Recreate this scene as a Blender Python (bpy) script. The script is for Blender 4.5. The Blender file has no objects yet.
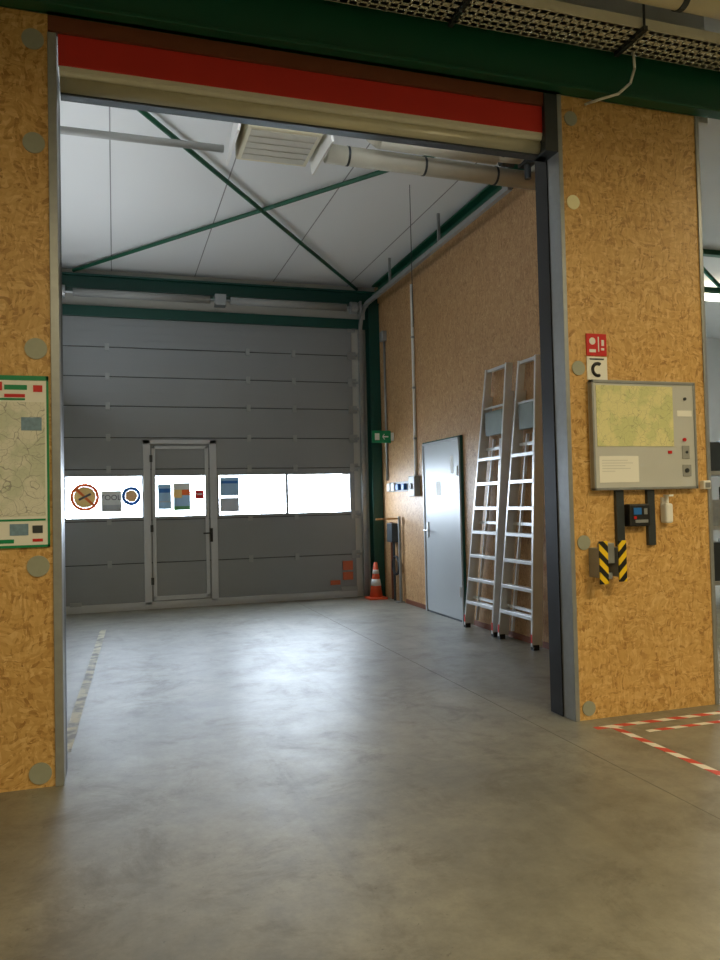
import bpy, bmesh, random
from math import *
from mathutils import Vector, Matrix
random.seed(4)
sc=bpy.context.scene
sc.view_settings.view_transform='Standard'
sc.view_settings.look='None'
sc.view_settings.exposure=0.0

# ---------------------------------------------------------------- helpers
def lin(r,g,b):
    f=lambda v:(v/255/12.92) if v/255<=.04045 else ((v/255+.055)/1.055)**2.4
    return (f(r),f(g),f(b),1)
def newmat(name):
    m=bpy.data.materials.new(name); m.use_nodes=True
    return m,m.node_tree.nodes,m.node_tree.links,m.node_tree.nodes['Principled BSDF']
def mat(name,col,rough=.5,metal=0,var=.12,scale=6,bump=0,emit=None,es=0,transl=0):
    m,N,L,B=newmat(name)
    tc=N.new('ShaderNodeTexCoord'); no=N.new('ShaderNodeTexNoise'); no.inputs['Scale'].default_value=scale; no.inputs['Detail'].default_value=6
    L.new(tc.outputs['Object'],no.inputs['Vector'])
    mx=N.new('ShaderNodeMix'); mx.data_type='RGBA'
    mx.inputs[6].default_value=tuple(c*(1-var) for c in col[:3])+(1,)
    mx.inputs[7].default_value=tuple(min(1,c*(1+var)) for c in col[:3])+(1,)
    L.new(no.outputs['Fac'],mx.inputs[0]); L.new(mx.outputs[2],B.inputs['Base Color'])
    B.inputs['Roughness'].default_value=rough; B.inputs['Metallic'].default_value=metal
    if bump:
        bp=N.new('ShaderNodeBump'); bp.inputs['Strength'].default_value=bump; bp.inputs['Distance'].default_value=.01
        L.new(no.outputs['Fac'],bp.inputs['Height']); L.new(bp.outputs['Normal'],B.inputs['Normal'])
    if emit:
        B.inputs['Emission Color'].default_value=emit; B.inputs['Emission Strength'].default_value=es
    if transl:
        t=N.new('ShaderNodeBsdfTranslucent'); L.new(mx.outputs[2],t.inputs[0]); ms=N.new('ShaderNodeMixShader'); ms.inputs[0].default_value=transl
        L.new(B.outputs[0],ms.inputs[1]); L.new(t.outputs[0],ms.inputs[2]); L.new(ms.outputs[0],N['Material Output'].inputs[0])
    return m
def osb(name,cols,rough=.45):
    m,N,L,B=newmat(name)
    tc=N.new('ShaderNodeTexCoord')
    wn=N.new('ShaderNodeTexNoise'); wn.inputs['Scale'].default_value=4; wn.inputs['Detail'].default_value=2; L.new(tc.outputs['Object'],wn.inputs['Vector'])
    ws=N.new('ShaderNodeVectorMath'); ws.operation='SCALE'; ws.inputs['Scale'].default_value=.2; L.new(wn.outputs['Color'],ws.inputs[0])
    wa=N.new('ShaderNodeVectorMath'); wa.operation='ADD'; L.new(tc.outputs['Object'],wa.inputs[0]); L.new(ws.outputs[0],wa.inputs[1])
    outs=[]
    for i,(rot,scl) in enumerate([((.3,.9,.2),(15,86,50)),((1.1,-.5,.7),(70,48,16)),((-.6,.4,1.3),(62,19,76))]):
        mp=N.new('ShaderNodeMapping'); mp.inputs['Rotation'].default_value=rot; mp.inputs['Scale'].default_value=scl
        L.new(wa.outputs[0],mp.inputs['Vector'])
        vo=N.new('ShaderNodeTexVoronoi'); vo.inputs['Scale'].default_value=1; L.new(mp.outputs[0],vo.inputs['Vector'])
        sp=N.new('ShaderNodeSeparateColor'); L.new(vo.outputs['Color'],sp.inputs[0]); outs.append((sp,vo))
    a=N.new('ShaderNodeMix'); a.data_type='FLOAT'
    L.new(outs[2][0].outputs[1],a.inputs[0]); L.new(outs[0][0].outputs[0],a.inputs[2]); L.new(outs[1][0].outputs[0],a.inputs[3])
    r=N.new('ShaderNodeValToRGB'); L.new(a.outputs[0],r.inputs[0])
    e=r.color_ramp.elements; e[0].position=0.02; e[0].color=cols[0]; e[1].position=1; e[1].color=cols[3]
    x=e.new(.3); x.color=cols[1]; x=e.new(.7); x.color=cols[2]
    no=N.new('ShaderNodeTexNoise'); no.inputs['Scale'].default_value=1.6; no.inputs['Detail'].default_value=6; L.new(tc.outputs['Object'],no.inputs['Vector'])
    r2=N.new('ShaderNodeMapRange'); r2.inputs[3].default_value=.88; r2.inputs[4].default_value=1.10; L.new(no.outputs['Fac'],r2.inputs[0])
    mu=N.new('ShaderNodeVectorMath'); mu.operation='SCALE'; L.new(r.outputs[0],mu.inputs[0]); L.new(r2.outputs[0],mu.inputs['Scale'])
    L.new(mu.outputs[0],B.inputs['Base Color']); B.inputs['Roughness'].default_value=rough
    bp=N.new('ShaderNodeBump'); bp.inputs['Strength'].default_value=.1; bp.inputs['Distance'].default_value=.002
    L.new(a.outputs[0],bp.inputs['Height']); L.new(bp.outputs[0],B.inputs['Normal'])
    return m
def stripes(name,c1,c2,k,axes=('X','Z'),sign=1,duty=.5):
    m,N,L,B=newmat(name)
    tc=N.new('ShaderNodeTexCoord'); s=N.new('ShaderNodeSeparateXYZ'); L.new(tc.outputs['Object'],s.inputs[0])
    k2=N.new('ShaderNodeMath'); k2.operation='MULTIPLY'; k2.inputs[1].default_value=sign; L.new(s.outputs[axes[1]],k2.inputs[0])
    a=N.new('ShaderNodeMath'); a.operation='ADD'; L.new(s.outputs[axes[0]],a.inputs[0]); L.new(k2.outputs[0],a.inputs[1])
    b=N.new('ShaderNodeMath'); b.operation='MULTIPLY'; b.inputs[1].default_value=k; L.new(a.outputs[0],b.inputs[0])
    c=N.new('ShaderNodeMath'); c.operation='FRACT'; L.new(b.outputs[0],c.inputs[0])
    d=N.new('ShaderNodeMath'); d.operation='GREATER_THAN'; d.inputs[1].default_value=duty; L.new(c.outputs[0],d.inputs[0])
    mx=N.new('ShaderNodeMix'); mx.data_type='RGBA'; mx.inputs[6].default_value=c1; mx.inputs[7].default_value=c2
    L.new(d.outputs[0],mx.inputs[0]); L.new(mx.outputs[2],B.inputs['Base Color']); B.inputs['Roughness'].default_value=.5
    return m
def mapmat(name,bg,bg2,line,scale,lw=.012,k=.6):
    m,N,L,B=newmat(name)
    tc=N.new('ShaderNodeTexCoord')
    no=N.new('ShaderNodeTexNoise'); no.inputs['Scale'].default_value=scale*.5; no.inputs['Detail'].default_value=4; L.new(tc.outputs['Object'],no.inputs['Vector'])
    mx=N.new('ShaderNodeMix'); mx.data_type='RGBA'; mx.inputs[6].default_value=bg; mx.inputs[7].default_value=bg2
    mr=N.new('ShaderNodeMapRange'); mr.inputs[1].default_value=.47; mr.inputs[2].default_value=.55; L.new(no.outputs['Fac'],mr.inputs[0]); L.new(mr.outputs[0],mx.inputs[0])
    ad=N.new('ShaderNodeVectorMath'); ad.operation='ADD'
    n2=N.new('ShaderNodeTexNoise'); n2.inputs['Scale'].default_value=scale*.8; L.new(tc.outputs['Object'],n2.inputs['Vector'])
    s2=N.new('ShaderNodeVectorMath'); s2.operation='SCALE'; s2.inputs['Scale'].default_value=.12; L.new(n2.outputs['Color'],s2.inputs[0])
    L.new(tc.outputs['Object'],ad.inputs[0]); L.new(s2.outputs[0],ad.inputs[1])
    prev=mx.outputs[2]
    for sc_,w in ((scale,lw),(scale*2.7,lw*2)):
        vo=N.new('ShaderNodeTexVoronoi'); vo.feature='DISTANCE_TO_EDGE'; vo.inputs['Scale'].default_value=sc_
        L.new(ad.outputs[0],vo.inputs['Vector'])
        lt=N.new('ShaderNodeMath'); lt.operation='LESS_THAN'; lt.inputs[1].default_value=w; L.new(vo.outputs[0],lt.inputs[0])
        ml=N.new('ShaderNodeMath'); ml.operation='MULTIPLY'; ml.inputs[1].default_value=k if sc_==scale else k*.4; L.new(lt.outputs[0],ml.inputs[0])
        m2=N.new('ShaderNodeMix'); m2.data_type='RGBA'; L.new(ml.outputs[0],m2.inputs[0]); L.new(prev,m2.inputs[6]); m2.inputs[7].default_value=line
        prev=m2.outputs[2]
    L.new(prev,B.inputs['Base Color']); B.inputs['Roughness'].default_value=.4
    return m

def empty(name):
    e=bpy.data.objects.new(name,None); e.empty_display_size=.1; sc.collection.objects.link(e); return e
def addbox(bm,x0,x1,y0,y1,z0,z1):
    vs=[bm.verts.new((x,y,z)) for x in (x0,x1) for y in (y0,y1) for z in (z0,z1)]
    for f in ((0,1,3,2),(4,6,7,5),(0,4,5,1),(2,3,7,6),(0,2,6,4),(1,5,7,3)): bm.faces.new([vs[i] for i in f])
def addobox(bm,p,q,w,h_,up=(0,0,1)):
    p=Vector(p);q=Vector(q);d=(q-p).normalized();u=Vector(up); s=d.cross(u).normalized(); u=s.cross(d).normalized()
    vs=[bm.verts.new(c+s*a*w/2+u*b*h_/2) for c in (p,q) for a in (-1,1) for b in (-1,1)]
    for f in ((0,1,3,2),(4,6,7,5),(0,4,5,1),(2,3,7,6),(0,2,6,4),(1,5,7,3)): bm.faces.new([vs[i] for i in f])
def addcyl(bm,p,q,r,r2=None,seg=20):
    p=Vector(p);q=Vector(q);d=q-p
    M=Matrix.Translation((p+q)/2)@d.to_track_quat('Z','Y').to_matrix().to_4x4()
    bmesh.ops.create_cone(bm,cap_ends=True,segments=seg,radius1=r,radius2=r if r2 is None else r2,depth=d.length,matrix=M)
def mk(name,parent,m,prims,bevel=0,smooth=False):
    bm=bmesh.new()
    for p in prims:
        k=p[0]
        if k=='b': addbox(bm,*p[1:7])
        elif k=='o': addobox(bm,*p[1:])
        elif k=='c': addcyl(bm,*p[1:])
        elif k=='ann': # flat washer in XZ plane: centre, r0, r1, thickness
            c,r0,r1,th=p[1:]; n=40; V=[]
            for i in range(n):
                a=2*pi*i/n
                V.append([bm.verts.new((c[0]+r*cos(a),c[1]+dy,c[2]+r*sin(a))) for r in (r0,r1) for dy in (0,-th)])
            for i in range(n):
                A=V[i];B_=V[(i+1)%n]
                for s_,t_ in ((0,1),(1,3),(3,2),(2,0)): bm.faces.new((A[s_],A[t_],B_[t_],B_[s_]))
        elif k=='t':
            pts=p[1]
            for a,b in zip(pts,pts[1:]): addcyl(bm,a,b,p[2],None,14)
            for a in pts[1:-1]: bmesh.ops.create_uvsphere(bm,u_segments=14,v_segments=8,radius=p[2],matrix=Matrix.Translation(a))
        elif k=='ring':
            c,R,r,ax,a0,a1=p[1:]
            c=Vector(c); n=28; pts=[]
            for i in range(n+1):
                a=a0+(a1-a0)*i/n
                v={'Y':Vector((cos(a),0,sin(a))),'X':Vector((0,cos(a),sin(a))),'Z':Vector((cos(a),sin(a),0))}[ax]
                pts.append(c+v*R)
            for a,b in zip(pts,pts[1:]): addcyl(bm,a,b,r,None,8)
    bmesh.ops.recalc_face_normals(bm,faces=bm.faces)
    cs=[v.co for v in bm.verts]; lo=Vector([min(c[i] for c in cs) for i in range(3)]); hi=Vector([max(c[i] for c in cs) for i in range(3)])
    ctr=(lo+hi)/2
    for v in bm.verts: v.co-=ctr
    me=bpy.data.meshes.new(name); bm.to_mesh(me); bm.free()
    o=bpy.data.objects.new(name,me); o.location=ctr; sc.collection.objects.link(o); me.materials.append(m)
    if smooth:
        for f in me.polygons: f.use_smooth=len(f.vertices)==4
    if bevel:
        b=o.modifiers.new('bevel','BEVEL'); b.width=bevel; b.segments=2; b.limit_method='ANGLE'; b.angle_limit=radians(50)
    if parent: o.parent=parent
    return o
def text(name,parent,m,s,loc,size,rot=(pi/2,0,0)):
    cu=bpy.data.curves.new(name,'FONT'); cu.body=s; cu.size=size; cu.align_x='CENTER'; cu.align_y='CENTER'; cu.extrude=.001
    o=bpy.data.objects.new(name,cu); o.location=loc; o.rotation_euler=rot; sc.collection.objects.link(o)
    cu.materials.append(m)
    if parent: o.parent=parent
    return o

# ---------------------------------------------------------------- materials
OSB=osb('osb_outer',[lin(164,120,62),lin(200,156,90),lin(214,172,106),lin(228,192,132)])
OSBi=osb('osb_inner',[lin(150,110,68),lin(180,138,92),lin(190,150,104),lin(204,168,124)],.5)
STEEL=mat('galvanised_steel',lin(158,162,164),.38,.5,.15,20)
STEELD=mat('dark_steel',lin(70,76,80),.4,.5,.2,10)
TRAY=mat('tray_zinc',lin(226,224,208),.45,.1,.06,20)
ALU=mat('aluminium',lin(222,224,225),.35,.5,.06,15)
GREEN=mat('green_paint',lin(14,84,60),.45,0,.12,4)
GREEND=mat('green_paint_dark',lin(10,70,60),.45,0,.12,4)
RED=mat('red_paint',lin(206,44,32),.5,0,.12,3)
BEIGE=mat('shutter_beige',lin(212,208,184),.35,.3,.1,6)
WHITE=mat('white_plastic',lin(235,235,232),.4,0,.03)
PIPE=mat('pipe_insulation',lin(190,186,170),.55,0,.1,8)
PIPEB=mat('pipe_beige',lin(214,206,176),.45,0,.1,5)
BLACK=mat('black_rubber',lin(22,22,24),.5,0,.2)
DISC=mat('cap_grey',lin(160,164,148),.45,.1,.1,30)
DISCB=mat('cap_pale',lin(250,244,200),.45,0,.05,30)
CEILM=mat('ceiling_panel',lin(232,235,238),.6,0,.02,1)
SEAM=mat('panel_seam',lin(150,152,156),.6,0,.05)
JOINT=mat('floor_joint_fill',lin(104,102,92),.6,0,.3,3)
DOORG=mat('sectional_door_grey',lin(142,147,150),.42,.05,.05,2)
SEAMD=mat('door_seam',lin(56,58,60),.5,0,.1)
DOORF=mat('wicket_frame_grey',lin(192,196,200),.4,.05,.05,4)
SDOOR=mat('steel_door_grey',lin(190,196,200),.4,.05,.04,2)
WALLG=mat('plaster_grey',lin(190,190,184),.7,0,.06,2)
PAPER=mat('paper_white',lin(240,240,234),.6,0,.02)
ORANGE=mat('orange',lin(225,92,50),.5,0,.08)
LABEL=mat('label_orange_brown',lin(190,96,60),.5,0,.08)
YEL=mat('yellow',lin(240,196,30),.5,0,.05)
BLUE=mat('blue',lin(36,110,190),.45,0,.05)
REDS=mat('sign_red',lin(206,30,28),.4,0,.03)
SGREEN=mat('sign_green',lin(0,140,90),.4,0,.03)
BOARD=mat('board_grey',lin(208,210,208),.35,.2,.05,5)
GREYP=mat('grey_plastic',lin(150,152,150),.5,0,.05,5)
WOOD=mat('wood_top',lin(196,148,90),.5,0,.15,12)
BROWN=mat('brown_paint',lin(120,66,40),.5,0,.15,8)
TW=.055
fW=mat('film_white',lin(225,228,226),.5,0,.02,transl=TW*.8)
fO=mat('film_orange',lin(240,120,50),.5,0,.03,transl=TW)
fY=mat('film_yellow',lin(245,220,150),.5,0,.03,transl=TW)
fB=mat('film_blue',lin(50,120,200),.5,0,.03,transl=TW)
fPB=mat('film_pale_blue',lin(170,205,228),.5,0,.03,transl=TW)
fT=mat('film_tan',lin(235,200,150),.5,0,.03,transl=TW)
fR=mat('film_red',lin(205,40,40),.5,0,.03,transl=TW)
fG=mat('film_green',lin(110,180,130),.5,0,.03,transl=TW)
fK=mat('film_dark',lin(90,92,100),.5,0,.03,transl=.02)
fGr=mat('film_grey',lin(190,196,204),.5,0,.03,transl=TW)
HAZ=stripes('hazard_stripes',lin(20,20,20),lin(240,200,20),11,('X','Z'),1)
HAZ2=stripes('hazard_stripes_mirror',lin(20,20,20),lin(240,200,20),11,('X','Z'),-1)
TAPE=stripes('barrier_tape',lin(232,226,214),lin(205,70,60),5,('X','Y'),1)
MAPY=mapmat('map_pale_yellow',lin(230,224,168),lin(212,214,154),lin(160,158,120),13)
MAPW=mapmat('map_city',lin(226,226,214),lin(206,212,194),lin(120,120,116),11)

def concrete():
    m,N,L,B=newmat('polished_concrete')
    tc=N.new('ShaderNodeTexCoord')
    def noise(s,d,r=.6,dist=0,vec=None):
        n=N.new('ShaderNodeTexNoise'); n.inputs['Scale'].default_value=s; n.inputs['Detail'].default_value=d; n.inputs['Roughness'].default_value=r; n.inputs['Distortion'].default_value=dist
        L.new(vec or tc.outputs['Object'],n.inputs['Vector']); return n
    def rng(src,a,b,c,d):
        q=N.new('ShaderNodeMapRange'); q.inputs[1].default_value=a; q.inputs[2].default_value=b; q.inputs[3].default_value=c; q.inputs[4].default_value=d
        L.new(src,q.inputs[0]); return q.outputs[0]
    n1=noise(.7,10,.65,.4); n2=noise(7,12,.8); n3=noise(2.3,12,.75,.5)
    mp=N.new('ShaderNodeMapping'); mp.inputs['Scale'].default_value=(3.2,.16,1); mp.inputs['Rotation'].default_value=(0,0,.12); L.new(tc.outputs['Object'],mp.inputs['Vector'])
    n4=noise(1.4,8,.6,.25,mp.outputs[0])
    n5=noise(30,6,.7)
    r=N.new('ShaderNodeValToRGB'); L.new(n1.outputs['Fac'],r.inputs[0])
    e=r.color_ramp.elements; e[0].position=.33; e[0].color=lin(112,109,95); e[1].position=.68; e[1].color=lin(146,143,128)
    mu=N.new('ShaderNodeVectorMath'); mu.operation='SCALE'; L.new(r.outputs[0],mu.inputs[0]); L.new(rng(n2.outputs['Fac'],.3,.7,.72,1.24),mu.inputs['Scale'])
    def dark(prev,fac,col):
        mx=N.new('ShaderNodeMix'); mx.data_type='RGBA'; L.new(fac,mx.inputs[0]); L.new(prev,mx.inputs[6]); mx.inputs[7].default_value=col; return mx.outputs[2]
    c=dark(mu.outputs[0],rng(n3.outputs['Fac'],.52,.66,0,.65),lin(90,84,69))
    c=dark(c,rng(n4.outputs['Fac'],.58,.72,0,.35),lin(84,82,74))
    c=dark(c,rng(n5.outputs['Fac'],.64,.70,0,.6),lin(66,60,48))
    L.new(c,B.inputs['Base Color'])
    L.new(rng(n3.outputs['Fac'],.35,.65,.42,.58),B.inputs['Roughness'])
    B.inputs['Coat Weight'].default_value=.5; B.inputs['Coat Roughness'].default_value=.38
    bp=N.new('ShaderNodeBump'); bp.inputs['Strength'].default_value=.08; bp.inputs['Distance'].default_value=.01
    L.new(n2.outputs['Fac'],bp.inputs['Height']); L.new(bp.outputs[0],B.inputs['Normal'])
    return m
CONC=concrete()
def worn():
    m,N,L,B=newmat('worn_line_paint')
    tc=N.new('ShaderNodeTexCoord'); n=N.new('ShaderNodeTexNoise'); n.inputs['Scale'].default_value=7; n.inputs['Detail'].default_value=8
    L.new(tc.outputs['Object'],n.inputs['Vector'])
    r=N.new('ShaderNodeValToRGB'); L.new(n.outputs['Fac'],r.inputs[0]); e=r.color_ramp.elements
    e[0].position=.42; e[0].color=lin(130,127,112); e[1].position=.58; e[1].color=lin(210,204,172)
    L.new(r.outputs[0],B.inputs['Base Color']); B.inputs['Roughness'].default_value=.5
    return m
WORN=worn()
def pane():
    m,N,L,B=newmat('acrylic_pane')
    out=N['Material Output']; t=N.new('ShaderNodeBsdfTransparent'); g=N.new('ShaderNodeBsdfGlossy'); g.inputs['Roughness'].default_value=.05
    mx=N.new('ShaderNodeMixShader'); mx.inputs[0].default_value=.06
    L.new(t.outputs[0],mx.inputs[1]); L.new(g.outputs[0],mx.inputs[2]); L.new(mx.outputs[0],out.inputs[0]); N.remove(B)
    return m
PANE=pane()
TUBE=mat('lamp_diffuser',lin(255,250,235),.5,0,0,1,0,(1,.93,.78,1),6)

# ---------------------------------------------------------------- shell
FY=4.413; BY=4.69; YB=11.50
mk('floor',None,CONC,[('b',-6,14,-6,14,-.1,0)])
mk('floor_joint',None,JOINT,[('b',2.56,2.565,-3,11.4,0,.0008)])
mk('wall_front_left',None,OSB,[('b',-6,-.31,FY,BY,0,4.13)])
mk('wall_front_right',None,OSB,[('b',2.853,3.955,FY,BY,0,4.13)])
mk('wall_front_top',None,WALLG,[('b',-6,4.12,FY+.06,BY,4.13,4.95)])
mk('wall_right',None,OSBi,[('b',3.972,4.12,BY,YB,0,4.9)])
mk('wall_left',None,WALLG,[('b',-1.0,-.85,BY,YB,0,4.9)])
mk('wall_back',None,WALLG,[('b',-1.0,-.72,YB,YB+.2,0,4.9),('b',3.565,4.12,YB,YB+.2,0,4.9),('b',-.72,3.565,YB,YB+.2,4.17,4.9)])
mk('ceiling',None,CEILM,[('b',-1.0,4.12,BY,YB+.2,4.84,4.95)])
mk('ceiling_seam',None,SEAM,[('b',x,x+.012,BY,YB,4.837,4.84) for x in (.0,1.17,2.34,3.51)])
mk('ceiling_hall',None,WALLG,[('b',-6,14,-6,BY,4.95,5.05),('b',4.12,14,BY,14,4.95,5.05),('b',-6,-1,BY,14,4.95,5.05)])
mk('wall_hall_back',None,WALLG,[('b',-6,14,-6.1,-6,0,5)])
mk('wall_hall_left',None,WALLG,[('b',-6.1,-6,-6,BY,0,5)])
mk('wall_hall_right',None,WALLG,[('b',14,14.1,-6,14,0,5)])
mk('wall_hall_far',None,WALLG,[('b',4.12,14,14,14.1,0,5)])
mk('ground_outside',None,WALLG,[('b',-12,16,YB+.2,30,-.12,-.02)])

# ---------------------------------------------------------------- opening trim
j=empty('trim_opening_left')
mk('jamb_plate',j,STEEL,[('b',-.312,-.268,FY-.012,FY+.13,0,4.03)],.003)
mk('guide_channel',j,STEELD,[('b',-.305,-.268,FY+.13,BY,0,3.9)])
j=empty('trim_opening_right')
mk('jamb_plate',j,STEEL,[('b',2.83,2.862,FY-.012,FY+.13,0,4.13)],.003)
mk('guide_channel',j,BLACK,[('b',2.822,2.853,FY+.13,BY,0,4.0)])
mk('head_plate',j,STEELD,[('b',2.735,2.832,FY-.01,FY+.16,3.74,4.125)],.003)
mk('trim_corner_edge',None,STEEL,[('b',3.945,3.975,FY-.01,BY,0,4.13)],.003)
g=empty('green_girder')
mk('web',g,GREEN,[('b',-6,12,FY-.05,FY-.03,4.15,4.46)])
mk('flanges',g,GREEN,[('b',-6,12,FY-.10,FY-.001,4.132,4.155),('b',-6,12,FY-.10,FY-.001,4.455,4.49)],.003)
mk('back_plate',g,GREEN,[('b',-.31,2.853,FY-.03,FY+.055,4.132,4.45)])
s=empty('roller_shutter')
mk('red_fascia',s,RED,[('b',-.26,2.734,FY+.02,FY+.045,3.872,4.045)],.003)
mk('fascia_top_angle',s,BROWN,[('b',-.31,2.734,FY+.0,FY+.05,4.045,4.13)])
mk('shutter_roll',s,BEIGE,[('c',(-.255,FY+.10,3.80),(2.81,FY+.10,3.80),.052,None,28)],0,True)
mk('shutter_top_bead',s,TRAY,[('b',-.255,2.734,FY+.025,FY+.13,3.848,3.872),('c',(-.255,FY+.05,3.846),(2.734,FY+.05,3.846),.02)])
mk('shutter_bottom_bead',s,STEELD,[('b',-.255,2.81,FY+.08,FY+.15,3.740,3.752)])

discs=empty('wall_cap_discs')
for n,x in (('left',-.385),('right',2.935)):
    for i,z in enumerate((.075,1.155,2.307,3.415,3.98)):
        pale=(n=='right' and i==3)
        mk('disc_%s_%d'%(n,i),discs,DISCB if pale else DISC,[('c',(x,FY-.008,z),(x,FY,z),.056 if n=='left' else .048,None,32)])

# left poster map
p=empty('city_map_poster'); y=FY
mk('backing',p,PAPER,[('b',-.95,-.332,y-.012,y,1.262,2.152)])
mk('frame',p,SGREEN,[('b',-.96,-.325,y-.014,y,2.135,2.16),('b',-.96,-.325,y-.014,y,1.255,1.268),('b',-.336,-.325,y-.014,y,1.255,2.16),('b',-.96,-.947,y-.014,y,1.255,2.16)])
mk('map_sheet',p,MAPW,[('b',-.94,-.345,y-.015,y-.012,1.42,2.02)])
mk('advert_red',p,REDS,[('b',-.40,-.355,y-.015,y-.012,2.075,2.11),('b',-.54,-.44,y-.015,y-.012,2.045,2.062),('b',-.60,-.55,y-.015,y-.012,2.08,2.125),('b',-.41,-.36,y-.015,y-.012,1.285,1.30)])
mk('advert_green',p,SGREEN,[('b',-.94,-.44,y-.0155,y-.013,2.03,2.04),('b',-.54,-.43,y-.015,y-.012,2.085,2.11),('b',-.62,-.50,y-.015,y-.012,1.28,1.30),('b',-.94,-.345,y-.0155,y-.012,1.395,1.405)])
mk('inset_town',p,mat('photo_inset',lin(120,150,175),.5,0,.5,40),[('b',-.46,-.36,y-.0165,y-.015,1.87,1.94),('b',-.52,-.43,y-.015,y-.012,1.32,1.38)])
mk('advert_black',p,STEELD,[('b',-.41,-.36,y-.015,y-.012,1.33,1.37),('b',-.74,-.65,y-.015,y-.012,2.06,2.10)])
mk('legend_lines',p,GREYP,[('b',-.93+.1*i,-.86+.1*i,y-.015,y-.012,1.30+.02*k,1.306+.02*k) for i in range(3) for k in range(4)])

s=empty('fire_hose_sign')
mk('plate',s,REDS,[('b',3.0,3.155,y-.008,y,2.393,2.54)])
mk('icons',s,WHITE,[('c',(3.045,y-.010,2.49),(3.045,y-.008,2.49),.024,None,20),('b',3.088,3.096,y-.010,y-.008,2.42,2.52),('b',3.112,3.135,y-.010,y-.008,2.43,2.445),('b',3.115,3.135,y-.010,y-.008,2.46,2.50),('b',3.02,3.07,y-.010,y-.008,2.415,2.435)])
s=empty('hook_sign')
mk('plate',s,PAPER,[('b',3.0,3.155,y-.008,y,2.232,2.386)])
mk('hook',s,BLACK,[('ring',(3.08,y-.010,2.30),.040,.011,'Y',pi*.35,pi*1.6)])
mk('caption',s,STEELD,[('b',3.02,3.13,y-.010,y-.008,2.365,2.375)])

b=empty('notice_board')
mk('case',b,BOARD,[('b',3.0,3.815,y-.05,y,1.50,2.22)],.006)
mk('rim',b,STEEL,[('b',2.995,3.82,y-.058,y-.02,2.205,2.225),('b',2.995,3.82,y-.058,y-.02,1.495,1.512),('b',2.995,3.01,y-.058,y-.02,1.495,2.225),('b',3.806,3.822,y-.058,y-.02,1.495,2.225)],.002)
mk('map_sheet',b,MAPY,[('b',3.03,3.635,y-.054,y-.05,1.785,2.19)])
mk('paper',b,PAPER,[('b',3.04,3.345,y-.053,y-.05,1.545,1.72)])
mk('paper_print',b,BOARD,[('b',3.06,3.06+w_,y-.0535,y-.053,1.69-.018*i,1.694-.018*i) for i,w_ in enumerate((.2,.24,.18,.22,.1))])
mk('label_strips',b,PAPER,[('b',3.67,3.79,y-.053,y-.05,1.99,2.03)])
mk('red_lamp',b,REDS,[('c',(3.72,y-.062,1.83),(3.72,y-.05,1.83),.012),('b',3.585,3.615,y-.056,y-.05,1.735,1.755)])
mk('lock_knob',b,STEELD,[('c',(3.73,y-.065,1.62),(3.73,y-.05,1.62),.015),('c',(3.735,y-.06,1.745),(3.735,y-.05,1.745),.01),('c',(3.735,y-.06,2.11),(3.735,y-.05,2.11),.01)])
mk('switch_plate',b,GREYP,[('b',3.70,3.77,y-.056,y-.05,1.58,1.66),('b',3.70,3.76,y-.056,y-.05,1.70,1.79)],.002)
c=empty('cable_duct')
mk('duct_a',c,STEELD,[('b',3.178,3.238,y-.03,y,1.12,1.494)],.003)
c=empty('cable_duct')
mk('duct_b',c,STEELD,[('b',3.425,3.483,y-.03,y,1.12,1.494)],.003)
t=empty('time_clock_terminal')
mk('body',t,BLACK,[('b',3.25,3.415,y-.07,y,1.25,1.40)],.01)
mk('screen',t,BLUE,[('b',3.28,3.34,y-.073,y-.07,1.33,1.375)])
mk('keypad',t,STEEL,[('b',3.36,3.385,y-.074,y-.07,1.33,1.37),('b',3.29,3.39,y-.074,y-.07,1.275,1.295)])
mk('red_tag',t,REDS,[('b',3.28,3.30,y-.074,y-.070,1.30,1.318)])
t=empty('sanitizer_dispenser')
mk('bottle',t,WHITE,[('b',3.54,3.60,y-.07,y,1.265,1.40)],.015)
mk('pump',t,WHITE,[('c',(3.567,y-.045,1.39),(3.567,y-.045,1.45),.012),('b',3.55,3.585,y-.09,y-.03,1.445,1.458),('b',3.55,3.585,y-.02,y,1.28,1.44)])
t=empty('hazard_striped_bracket')
mk('plate_a',t,HAZ,[('b',2.965,3.03,y-.13,y-.12,.89,1.167)],.002)
mk('plate_b',t,HAZ2,[('b',3.11,3.17,y-.13,y-.12,.90,1.167)],.002)
mk('bracket',t,STEEL,[('b',2.97,3.025,y-.12,y,.93,1.12),('b',3.115,3.165,y-.12,y,.93,1.12),('b',3.025,3.115,y-.03,y,1.08,1.12),('b',3.04,3.10,y-.10,y,1.02,1.15),('b',3.04,3.08,y-.10,y,.92,.96)],.003)
t=empty('wall_socket')
mk('box',t,WHITE,[('b',3.88,3.94,y-.045,y,1.49,1.55)],.006)
mk('lid',t,STEEL,[('b',3.89,3.93,y-.05,y-.045,1.50,1.535)])
mk('floor_marking_tape',None,TAPE,[('b',2.86,4.6,4.21,4.26,0,.0015),('b',2.955,3.005,2.6,4.21,0,.0015),('b',3.12,4.6,4.05,4.09,0,.0015)])

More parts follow.
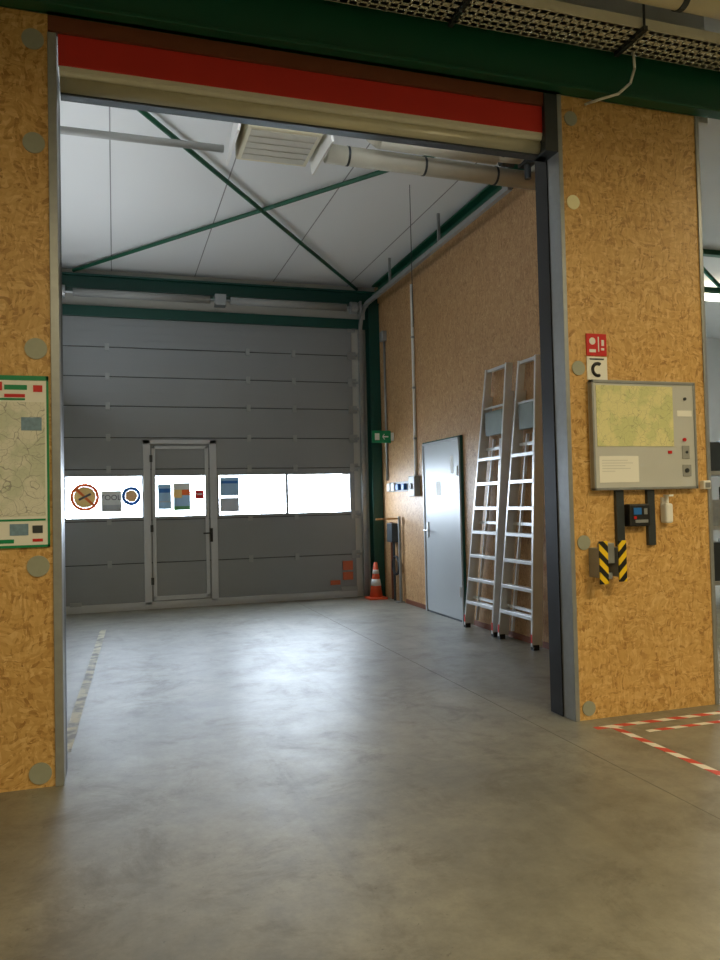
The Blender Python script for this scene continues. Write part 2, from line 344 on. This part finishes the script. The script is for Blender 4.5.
# cable tray, pipes
ct=empty('cable_tray')
mk('side_rails',ct,TRAY,[('b',-6,12,4.015,4.023,4.40,4.47),('b',-6,12,4.277,4.285,4.40,4.47)])
sl=[]
x=-2.0
while x<7:
    sl.append(('b',x,x+.046,4.02,4.28,4.40,4.404)); x+=.06
mk('perforated_bottom',ct,TRAY,sl+[('b',-6,12,yy,yy+.03,4.40,4.4045) for yy in (4.02,4.085,4.15,4.205,4.25)])
mk('cables',ct,GREYP,[('c',(-6,4.07+.03*i,4.422),(12,4.07+.03*i,4.422),.012) for i in range(6)])
mk('hangers',ct,STEELD,[('b',xx,xx+.03,3.98,4.285,4.37,4.40) for xx in (-1.6,.6,2.0,3.2,4.6)]+[('c',(xx+.02,4.0,4.38),(xx+.02,4.0,4.95),.008) for xx in (-1.6,.6,2.0,3.2,4.6)])
for i,(yy,zz,r) in enumerate(((3.90,4.56,.07),(3.66,4.62,.09))):
    pp=empty('ceiling_pipe')
    mk('pipe',pp,PIPEB,[('c',(-6,yy,zz),(12,yy,zz),r,None,24)],0,True)
    mk('clamps',pp,STEELD,[('c',(xx,yy,zz),(xx+.04,yy,zz),r+.008,None,24) for xx in (0,1.8,3.4,5)]+[('c',(xx+.02,yy,zz),(xx+.02,yy,4.95),.008) for xx in (0,1.8,3.4,5)])
mk('hanging_cable',None,WHITE,[('t',[(3.32,4.24,4.395),(3.34,4.26,4.30),(3.31,4.27,4.20),(3.22,4.28,4.12),(3.10,4.30,4.08),(3.06,4.39,4.09),(3.05,4.41,4.09)],.009)],0,True)

# ---------------------------------------------------------------- sectional door
d=empty('door_1')
D0,D1=-.72,3.565; ya,yb=YB-.02,YB+.03
WI=(.40,1.44)
seams=[.10,.66,1.27,2.0,2.45,2.90,3.32,3.74,4.17]
panels=[]; ribs=[]
for i,(z0,z1) in enumerate(zip(seams,seams[1:])):
    if i==2: continue
    panels.append(('b',D0,D1,ya,yb,z0+.006,z1-.006 if z1<4.1 else 4.175))
    n=4
    for k in range(1,n):
        zz=z0+(z1-z0)*k/n; ribs.append(('b',D0,D1,ya-.003,ya,zz-.003,zz+.003))
mk('panel_sections',d,DOORG,panels,.006)
mk('panel_ribs',d,DOORG,ribs)
mk('seam_lines',d,SEAMD,[('b',D0,D1,ya+.008,yb-.005,z-.010,z+.010) for z in seams[1:-1]])
W=[(-.64,.38),(.56,1.31),(1.475,2.474),(2.515,3.485)]
xs=[D0]+[v for w in W for v in w]+[D1]
fr=[('b',xs[i],xs[i+1],ya,yb,1.32,1.90) for i in range(0,len(xs),2)]+[('b',D0,D1,ya,yb,1.276,1.32),('b',D0,D1,ya,yb,1.90,1.994)]
mk('window_section_frame',d,DOORG,fr,.003)
mk('bottom_rail',d,DOORF,[('b',D0,D1,ya-.03,yb,.04,.106),('b',D0,D1,ya-.01,yb,.0,.04)],.004)
mk('wicket_frame',d,DOORF,[('b',WI[0],WI[0]+.10,ya-.03,ya,.06,2.42),('b',WI[1]-.10,WI[1],ya-.03,ya,.06,2.42),('b',WI[0],WI[1],ya-.03,ya,2.36,2.42)],.006)
mk('wicket_leaf_frame',d,DOORF,[('b',WI[0]+.12,WI[0]+.17,ya-.018,ya,.14,2.33),('b',WI[1]-.17,WI[1]-.12,ya-.018,ya,.14,2.33),('b',WI[0]+.12,WI[1]-.12,ya-.018,ya,2.29,2.33),('b',WI[0]+.12,WI[1]-.12,ya-.018,ya,.12,.18)],.004)
mk('wicket_hinges',d,STEELD,[('b',WI[0]+.09,WI[0]+.13,ya-.045,ya-.02,z,z+.10) for z in (.35,1.1,2.1)])
mk('wicket_handle',d,BLACK,[('b',1.33,1.37,ya-.04,ya-.015,.93,1.13),('c',(1.35,ya-.07,1.06),(1.23,ya-.07,1.06),.01),('c',(1.35,ya-.07,1.06),(1.35,ya-.02,1.06),.01)])
mk('section_hinges',d,STEEL,[('b',xx,xx+.06,ya-.02,ya,z-.05,z+.05) for z in seams[1:-1] for xx in (3.49,1.9,2.6,-.1)],.002)
mk('roller_brackets',d,STEEL,[('b',3.50,3.62,ya-.03,ya-.01,z-.06,z+.06) for z in seams[1:]]+[('c',(3.56,ya-.03,z),(3.64,ya-.03,z),.022) for z in seams[1:]])
mk('bottom_lock',d,STEEL,[('b',3.30,3.56,ya-.05,ya-.01,.10,.17),('b',-.6,-.45,ya-.05,ya-.01,.10,.15)])
mk('orange_labels',d,LABEL,[('b',3.34,3.50,ya-.023,ya-.004,.42,.56),('b',3.34,3.50,ya-.023,ya-.004,.27,.39),('b',3.14,3.30,ya-.006,ya-.003,.20,.27)])
for i,w in enumerate(W):
    mk('window_%d'%(i+1),None,PANE,[('b',w[0],w[1],YB+.002,YB+.008,1.32,1.90)])
st=YB-.0005
def plate(nm,par,m,x0,x1,z0,z1,dy=0): return mk(nm,par,m,[('b',x0,x1,st-.002-dy,st-dy,z0,z1)])
def dsk(nm,par,m,x,z,r,dy=0): return mk(nm,par,m,[('c',(x,st-.002-dy,z),(x,st-dy,z),r,None,40)])
s=empty('no_smoking_sticker')
mk('ring',s,fO,[('ann',(-.39,st,1.615),.150,.195,.002)])
dsk('face',s,fY,-.39,1.615,.149)
mk('bar',s,fO,[('o',(-.50,st-.004,1.725),(-.28,st-.004,1.505),.002,.035,(0,0,1))])
mk('cigarette',s,fK,[('o',(-.47,st-.007,1.58),(-.31,st-.007,1.66),.002,.03,(0,0,1))])
s=empty('company_sticker')
plate('sheet',s,fW,-.17,.10,1.40,1.70); text('lettering',s,fK,'TOOLI',(-.035,st-.004,1.60),.105)
plate('bar',s,fGr,-.17,.10,1.42,1.50,.003)
s=empty('round_blue_sticker')
mk('ring',s,fB,[('ann',(.235,st,1.62),.085,.135,.002)])
dsk('face',s,fT,.235,1.62,.084)
s=empty('safety_notice_sheet')
plate('sheet',s,fPB,.60,.79,1.42,1.78); plate('lines',s,fB,.62,.77,1.66,1.72,.003); plate('lines_b',s,fGr,.62,.77,1.52,1.54,.003)
s=empty('info_notice_sheet')
plate('header',s,fW,.82,1.06,1.70,1.80); plate('yellow_block',s,fY,.82,.94,1.58,1.70); plate('orange_block',s,fO,.94,1.06,1.62,1.70); plate('pale_block',s,fPB,.94,1.06,1.58,1.62); plate('footer',s,fPB,.82,1.06,1.46,1.58); plate('green_block',s,fG,.82,1.06,1.40,1.46)
s=empty('red_warning_label'); plate('label',s,fR,1.13,1.26,1.56,1.69); plate('bar',s,fW,1.16,1.23,1.62,1.64,.003)
s=empty('blue_notice_sheet')
plate('sheet',s,fPB,1.49,1.77,1.60,1.87); plate('lines',s,fB,1.51,1.75,1.78,1.82,.003); plate('lower_sheet',s,fGr,1.49,1.77,1.36,1.57)

# ---------------------------------------------------------------- steel at the back
g=empty('green_back_beam')
mk('upper_beam',g,GREEND,[('b',-.85,3.97,YB-.20,YB,4.52,4.545),('b',-.85,3.97,YB-.20,YB,4.70,4.725),('b',-.85,3.97,YB-.14,YB-.08,4.54,4.70)])
mk('lower_beam',g,GREEND,[('b',-.85,3.97,YB-.08,YB-.025,4.16,4.31)],.004)
sh=empty('door_spring_shaft')
SY=YB-.32
mk('spring',sh,GREYP,[('c',(-.5,SY,4.42),(1.35,SY,4.42),.055,None,24),('c',(1.65,SY,4.42),(3.4,SY,4.42),.055,None,24)],0,True)
mk('shaft',sh,STEEL,[('c',(-.74,SY,4.42),(3.62,SY,4.42),.018)])
mk('brackets',sh,STEEL,[('b',1.42,1.58,SY-.06,YB-.21,4.34,4.50),('b',3.60,3.63,SY-.06,YB-.21,4.32,4.52),('b',-.75,-.72,SY-.06,YB-.21,4.32,4.52)],.004)
mk('cable_drums',sh,STEEL,[('c',(3.46,SY,4.42),(3.56,SY,4.42),.09,None,24),('c',(-.70,SY,4.42),(-.60,SY,4.42),.09,None,24)])
for xx in (3.69,-.79):
    tr=empty('door_track')
    pts=[(xx,YB-.07,0.05),(xx,YB-.07,4.05)]
    for i in range(1,9):
        a=i/8*pi/2; pts.append((xx,YB-.07-.42*(1-cos(a)),4.05+.42*sin(a)))
    pts.append((xx,6.6,4.47))
    bars=[]
    for a,b in zip(pts,pts[1:]): bars.append(('o',a,b,.055,.05,(1,0,0)))
    mk('rail',tr,STEEL,bars)
    mk('angle',tr,STEEL,[('b',xx-.02,xx+.07,YB-.04,YB-.01,0,4.1)])
    mk('hangers',tr,STEEL,[('b',xx-.015,xx+.015,yy,yy+.03,4.48,4.84) for yy in (10,8.3,6.7)])
g=empty('green_corner_column')
mk('column',g,GREEND,[('b',3.80,3.965,YB-.20,YB-.185,0,4.52),('b',3.80,3.965,YB-.02,YB,0,4.52),('b',3.875,3.89,YB-.19,YB-.02,0,4.52)])
mk('base_plate',g,GREEND,[('b',3.79,3.97,YB-.22,YB,0,.02)])
mk('green_wall_beam',None,GREEN,[('b',3.85,3.97,BY,YB-.22,4.66,4.68),('b',3.95,3.97,BY,YB-.22,4.66,4.80),('b',3.85,3.97,BY,YB-.22,4.79,4.81)])
br=empty('ceiling_cross_bracing')
mk('rod_a',br,GREEN,[('c',(-.75,5.2,4.78),(3.65,11.42,4.78),.024)])
mk('rod_b',br,GREEN,[('c',(-.50,11.42,4.79),(3.85,5.65,4.79),.024)])

# heater & pipes inside
hh=empty('unit_heater')
mk('housing',hh,PIPEB,[('b',1.0,1.60,5.76,6.36,4.33,4.66)],.012)
mk('underside_grille',hh,PIPE,[('b',1.04,1.56,5.80+.104*i,5.89+.104*i,4.322,4.332) for i in range(5)])
mk('end_plates',hh,WHITE,[('o',(1.0,6.06,4.66),(.93,6.06,4.28),.64,.02,(1,0,0)),('o',(1.60,6.06,4.66),(1.67,6.06,4.28),.64,.02,(1,0,0))])
mk('suspension',hh,STEELD,[('c',(x,yy,4.66),(x,yy,4.84),.01) for x in (1.1,1.5) for yy in (5.85,6.25)])
pp=empty('insulated_pipe')
mk('main_run',pp,PIPE,[('t',[(1.72,6.14,4.37),(3.72,6.20,4.37),(3.78,6.22,4.42),(3.80,6.22,4.80)],.078)],0,True)
mk('second_run',pp,PIPE,[('t',[(2.02,5.88,4.80),(2.02,5.88,4.52),(2.05,5.90,4.45),(2.12,5.92,4.42),(3.2,5.95,4.42)],.06),('t',[(3.2,5.95,4.42),(3.45,6.0,4.45),(3.6,6.0,4.6)],.035)],0,True)
mk('sleeves',pp,STEELD,[('c',(x,6.14+.03*(x-1.7),4.37),(x+.02,6.14+.03*(x-1.7),4.37),.082,None,20) for x in (1.9,2.6,3.3)])
mk('valves',pp,STEELD,[('c',(3.3,6.05,4.45),(3.42,6.05,4.45),.05),('b',3.5,3.6,5.95,6.1,4.42,4.6),('c',(3.55,6.02,4.3),(3.55,6.02,4.45),.03),('c',(3.25,5.95,4.42),(3.25,5.95,4.60),.03),('b',3.62,3.7,5.9,6.0,4.3,4.45)])
mk('heater_feed_pipe',None,GREYP,[('c',(-.84,6.34,4.40),(.90,6.34,4.40),.03,None,20)],0,True)
mk('suspended_cable',None,STEELD,[('c',(3.05,7.6,4.83),(3.05,7.6,3.3),.004)])
u=empty('added_wall_fill')
mk('housing',u,WHITE,[('b',-.85,-.74,5.2,10.8,2.96,3.00),('b',-.85,-.83,5.2,10.8,2.90,3.09)],.005)  # unseen housing on the left wall, added to carry a fill light
u=empty('added_lintel_fill'); mk('housing',u,WHITE,[('b',-.1,2.7,BY,BY+.14,4.16,4.22),('b',-.1,2.7,BY,BY+.02,4.1,4.30)],.01)  # unseen housing behind the lintel, added to carry a fill light

# ---------------------------------------------------------------- right wall things
d=empty('door_2'); X=3.972
mk('leaf',d,SDOOR,[('b',X-.035,X,8.45,9.55,.02,2.18)],.004)
mk('frame',d,SDOOR,[('b',X-.05,X,8.425,8.455,0,2.21),('b',X-.05,X,9.545,9.575,0,2.21),('b',X-.05,X,8.425,9.575,2.18,2.21)],.003)
mk('frame_seal',d,GREEND,[('b',X-.03,X,8.405,8.425,0,2.23),('b',X-.03,X,9.575,9.595,0,2.23),('b',X-.03,X,8.405,9.595,2.21,2.23)])
mk('handle',d,ALU,[('b',X-.05,X-.035,9.43,9.48,.98,1.18),('c',(X-.05,9.455,1.07),(X-.10,9.455,1.07),.011),('c',(X-.10,9.455,1.07),(X-.10,9.32,1.07),.011)])
mk('hinges',d,ALU,[('c',(X-.05,8.475,z),(X-.05,8.475,z+.12),.014) for z in (.3,1.75)])
mk('signs',d,PAPER,[('b',X-.038,X-.035,9.02,9.16,1.52,1.70),('b',X-.038,X-.035,8.62,8.70,1.78,2.0)])
mk('door_stop_seal',d,STEELD,[('b',X-.04,X,8.46,9.54,0,.02)])
c=empty('electrical_conduit')
mk('conduit',c,WHITE,[('c',(X-.02,9.88,1.80),(X-.02,9.88,4.45),.02)],0,True)
mk('clips',c,STEEL,[('b',X-.04,X,9.86,9.90,z,z+.03) for z in (2.3,3.0,3.7)])
mk('switch_box',c,GREYP,[('b',X-.09,X,9.78,10.0,1.52,1.80)],.01)
mk('switch_knob',c,BLACK,[('c',(X-.11,9.89,1.66),(X-.09,9.89,1.66),.04)])
c=empty('electrical_conduit')
mk('conduit',c,STEEL,[('c',(X-.02,11.05,1.78),(X-.02,11.05,3.95),.017)],0,True)
mk('junction_box',c,STEEL,[('b',X-.07,X,10.98,11.12,3.9,4.05)],.006)
c=empty('industrial_sockets')
mk('back_plate',c,GREYP,[('b',X-.02,X,10.15,11.0,1.60,1.74)],.004)
mk('blue_covers',c,BLUE,[('b',X-.07,X-.02,10.24,10.34,1.62,1.71),('b',X-.07,X-.02,10.48,10.58,1.62,1.71)],.01)
mk('grey_covers',c,WHITE,[('b',X-.06,X-.02,10.68,10.80,1.61,1.73),('b',X-.06,X-.02,10.86,10.98,1.61,1.73)],.01)
c=empty('emergency_exit_sign')
mk('panel',c,SGREEN,[('b',3.64,3.93,10.79,10.80+.02,2.33,2.51)],.002)
mk('pictogram',c,WHITE,[('b',3.68,3.75,10.786,10.79,2.37,2.47),('b',3.80,3.89,10.786,10.79,2.41,2.43),('o',(3.80,10.788,2.42),(3.83,10.788,2.46),.01,.004,(0,1,0)),('o',(3.80,10.788,2.42),(3.83,10.788,2.38),.01,.004,(0,1,0))])
mk('wall_arm',c,WHITE,[('b',3.93,3.972,10.77,10.83,2.36,2.48)])
t=empty('hose_rack')
mk('arm',t,WOOD,[('b',3.58,3.95,10.52,10.555,1.195,1.22)],.004)
mk('post',t,STEEL,[('c',(3.93,10.52,0),(3.93,10.52,1.24),.022),('b',3.86,3.97,10.48,10.56,0,.015)],0)
mk('rear_post',t,BROWN,[('b',3.935,3.97,10.90,10.94,0,1.15)],.003)
mk('control_box',t,STEELD,[('b',3.86,3.97,10.66,10.88,.86,1.14)],.008)
mk('drop_pipe',t,STEELD,[('c',(3.93,10.77,0),(3.93,10.77,.88),.018)])
mk('hose_coil',t,BLACK,[('ring',(3.93,10.70,.52),.13,.02,'X',0,2*pi)])
t=empty('traffic_cone')
cx,cy=3.74,11.08
mk('base',t,ORANGE,[('b',cx-.14,cx+.14,cy-.14,cy+.14,0,.03)],.008)
mk('cone_body',t,ORANGE,[('c',(cx,cy,.03),(cx,cy,.55),.10,.025,28)],0,True)
mk('reflective_bands',t,WHITE,[('c',(cx,cy,.20),(cx,cy,.30),.0785,.064,28),('c',(cx,cy,.38),(cx,cy,.44),.0525,.0435,28)],0,True)
PLAT=mat('ladder_platform_grey',lin(120,130,126),.5,.2,.1,10)
def ladder(yb0,yb1,yt0,yt1,ztop,xb,xt):
    e=empty('step_ladder')
    P=lambda s,z,off=0:( xb+(xt-xb)*z/ztop+off, ((yb0+(yt0-yb0)*z/ztop) if s==0 else (yb1+(yt1-yb1)*z/ztop)), z)
    mk('rails',e,ALU,[('o',P(s,.03),P(s,ztop),.028,.08,(1,0,0)) for s in (0,1)],.004)
    off=.05
    mk('rear_frame',e,ALU,[('o',P(s,.03,off),P(s,ztop*.9,off),.022,.045,(1,0,0)) for s in (0,1)]+[('o',P(0,z,off),P(1,z,off),.02,.03) for z in (.35,1.2,2.0)])
    q=lambda z,f,off:tuple(P(0,z,off)[i]*(1-f)+P(1,z,off)[i]*f for i in range(3))
    mk('rear_struts',e,ALU,[('o',q(.1,.2,off),q(2.1,.35,off),.02,.03,(1,0,0)),('o',q(.1,.8,off),q(2.1,.65,off),.02,.03,(1,0,0))])
    st=[]; z=.30
    while z<2.15:
        st.append(('o',P(0,z),P(1,z),.085,.036,(0,0,1))); z+=.265
    mk('steps',e,ALU,st,.003)
    mk('feet',e,BLACK,[('b',P(s,.0)[0]-.03,P(s,0)[0]+.03,P(s,0)[1]-.03,P(s,0)[1]+.03,0,.05) for s in (0,1)])
    a=P(0,2.3); b=P(1,2.3)
    mk('folded_platform',e,PLAT,[('b',a[0]-.02,a[0]+.02,b[1]+.05,a[1]-.05,2.14,2.40)],.01)
    mk('top_hoop',e,ALU,[('o',P(0,ztop-.02),P(1,ztop-.02),.05,.03,(0,0,1)),('o',P(0,ztop-.42),P(1,ztop-.42),.03,.02,(0,0,1))])
    mk('foot_labels',e,REDS,[('b',P(s,.1)[0]-.043,P(s,.1)[0]-.039,P(s,.1)[1]-.015,P(s,.1)[1]+.015,.07,.15) for s in (0,1)])
ladder(8.12,7.44,7.55,7.10,2.86,3.83,3.90)
ladder(7.30,6.62,6.84,6.52,2.83,3.83,3.90)
mk('skirting_strip',None,BROWN,[('b',X-.012,X,BY,8.40,0,.06),('b',X-.012,X,9.60,10.4,0,.06)])
mk('floor_line_paint',None,WORN,[('o',(-.145,9.8,.0008),(-.30,5.0,.0008),.07,.0012)])

# ---------------------------------------------------------------- storage seen past the pillar
rk=empty('storage_rack')
mk('uprights',rk,GREYP,[('b',x,x+.06,yy,yy+.06,0,2.2) for x in (6.4,7.8,9.2) for yy in (8.0,8.8)])
mk('shelves',rk,GREYP,[('b',6.4,9.26,8.0,8.86,z,z+.05) for z in (.3,1.0,1.7)])
bx=[[],[],[],[]]
for z in (.35,1.05,1.75):
    x=6.5
    while x<9.0:
        w=random.uniform(.2,.45); bx[random.randrange(4)].append(('b',x,x+w,8.05,8.7,z,z+random.uniform(.25,.55))); x+=w+.04
for i,m in enumerate((STEELD,GREYP,STEELD,STEEL)):
    if bx[i]: mk('boxes_%d'%i,rk,m,bx[i],.005)
mk('green_hall_truss',None,GREEN,[('b',4.2,12,8.9,9.0,4.88,4.95),('b',4.2,12,8.9,9.0,4.35,4.41)]+[('o',(4.2+.6*i,8.95,4.4 if i%2 else 4.9),(4.8+.6*i,8.95,4.9 if i%2 else 4.4),.04,.04,(0,1,0)) for i in range(13)])

# ---------------------------------------------------------------- lights
def area(name,loc,sx,sy,e,col,rot=(0,0,0)):
    l=bpy.data.lights.new(name,'AREA'); l.shape='RECTANGLE'; l.size=sx; l.size_y=sy; l.energy=e; l.color=col
    o=bpy.data.objects.new(name,l); o.location=loc; o.rotation_euler=rot; sc.collection.objects.link(o); return o
warm=(1,.82,.48)
for i,(x,yy,zz,e) in enumerate(((.0,.3,3.9,50),(3.8,.6,3.9,118),(-3,.5,3.9,28),(.5,-2.5,3.9,75),(4,-2.5,3.9,85),(6.6,2.6,4.4,60),(7.5,6.2,4.4,50))):
    mk('hall_pendant_lamp',None,WHITE,[('b',x-.75,x+.75,yy-.12,yy+.12,zz+.03,zz+.10),('c',(x-.5,yy,zz+.1),(x-.5,yy,4.95),.008),('c',(x+.5,yy,zz+.1),(x+.5,yy,4.95),.008)],.005)
    area('hall_lamp_light',(x,yy,zz+.01),1.4,.2,e,warm)
mk('hall_ceiling_lamp',None,TUBE,[('b',8.6,10.4,10.3,10.5,4.70,4.80)],.01)
area('hall_lamp_light',(9.5,10.4,4.68),1.4,.2,60,(1,.95,.85))
cool=(.92,.97,1)
o=area('added_wall_fill_light',(-.76,8.0,3.03),5.2,.08,34,cool)  # added fill from out of view, brightens ceiling and right wall
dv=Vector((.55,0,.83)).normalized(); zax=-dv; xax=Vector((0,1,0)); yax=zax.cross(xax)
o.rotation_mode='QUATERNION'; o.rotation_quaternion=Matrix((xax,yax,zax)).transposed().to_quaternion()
area('added_lintel_fill_light',(1.3,BY+.10,4.24),2.6,.1,11,cool,(radians(180-30),0,0))  # added fill hidden by the lintel, lifts ceiling and far door
for w in W:
    o=area('window_sky_portal',((w[0]+w[1])/2,YB+.05,1.61),w[1]-w[0],.58,1,(1,1,1),(-pi/2,0,0)); o.data.cycles.is_portal=True

wd=bpy.data.worlds.new('overcast_sky'); sc.world=wd; wd.use_nodes=True
N=wd.node_tree.nodes; L=wd.node_tree.links; bg=N['Background']
bg.inputs[0].default_value=(.74,.86,1,1); bg.inputs[1].default_value=32

# ---------------------------------------------------------------- camera
cam=bpy.data.cameras.new('camera'); co=bpy.data.objects.new('camera',cam); sc.collection.objects.link(co)
Rv=Vector((.95287,-.30253,-.02289)); Uv=Vector((.01291,-.03495,.99931)); Fv=Vector((.30312,.95250,.02940))
co.matrix_world=Matrix(((Rv.x,Uv.x,-Fv.x,0),(Rv.y,Uv.y,-Fv.y,0),(Rv.z,Uv.z,-Fv.z,1.45),(0,0,0,1)))
cam.sensor_fit='VERTICAL'; cam.sensor_height=36; cam.sensor_width=27; cam.lens=773.87/960*36
cam.clip_start=.05
sc.camera=co
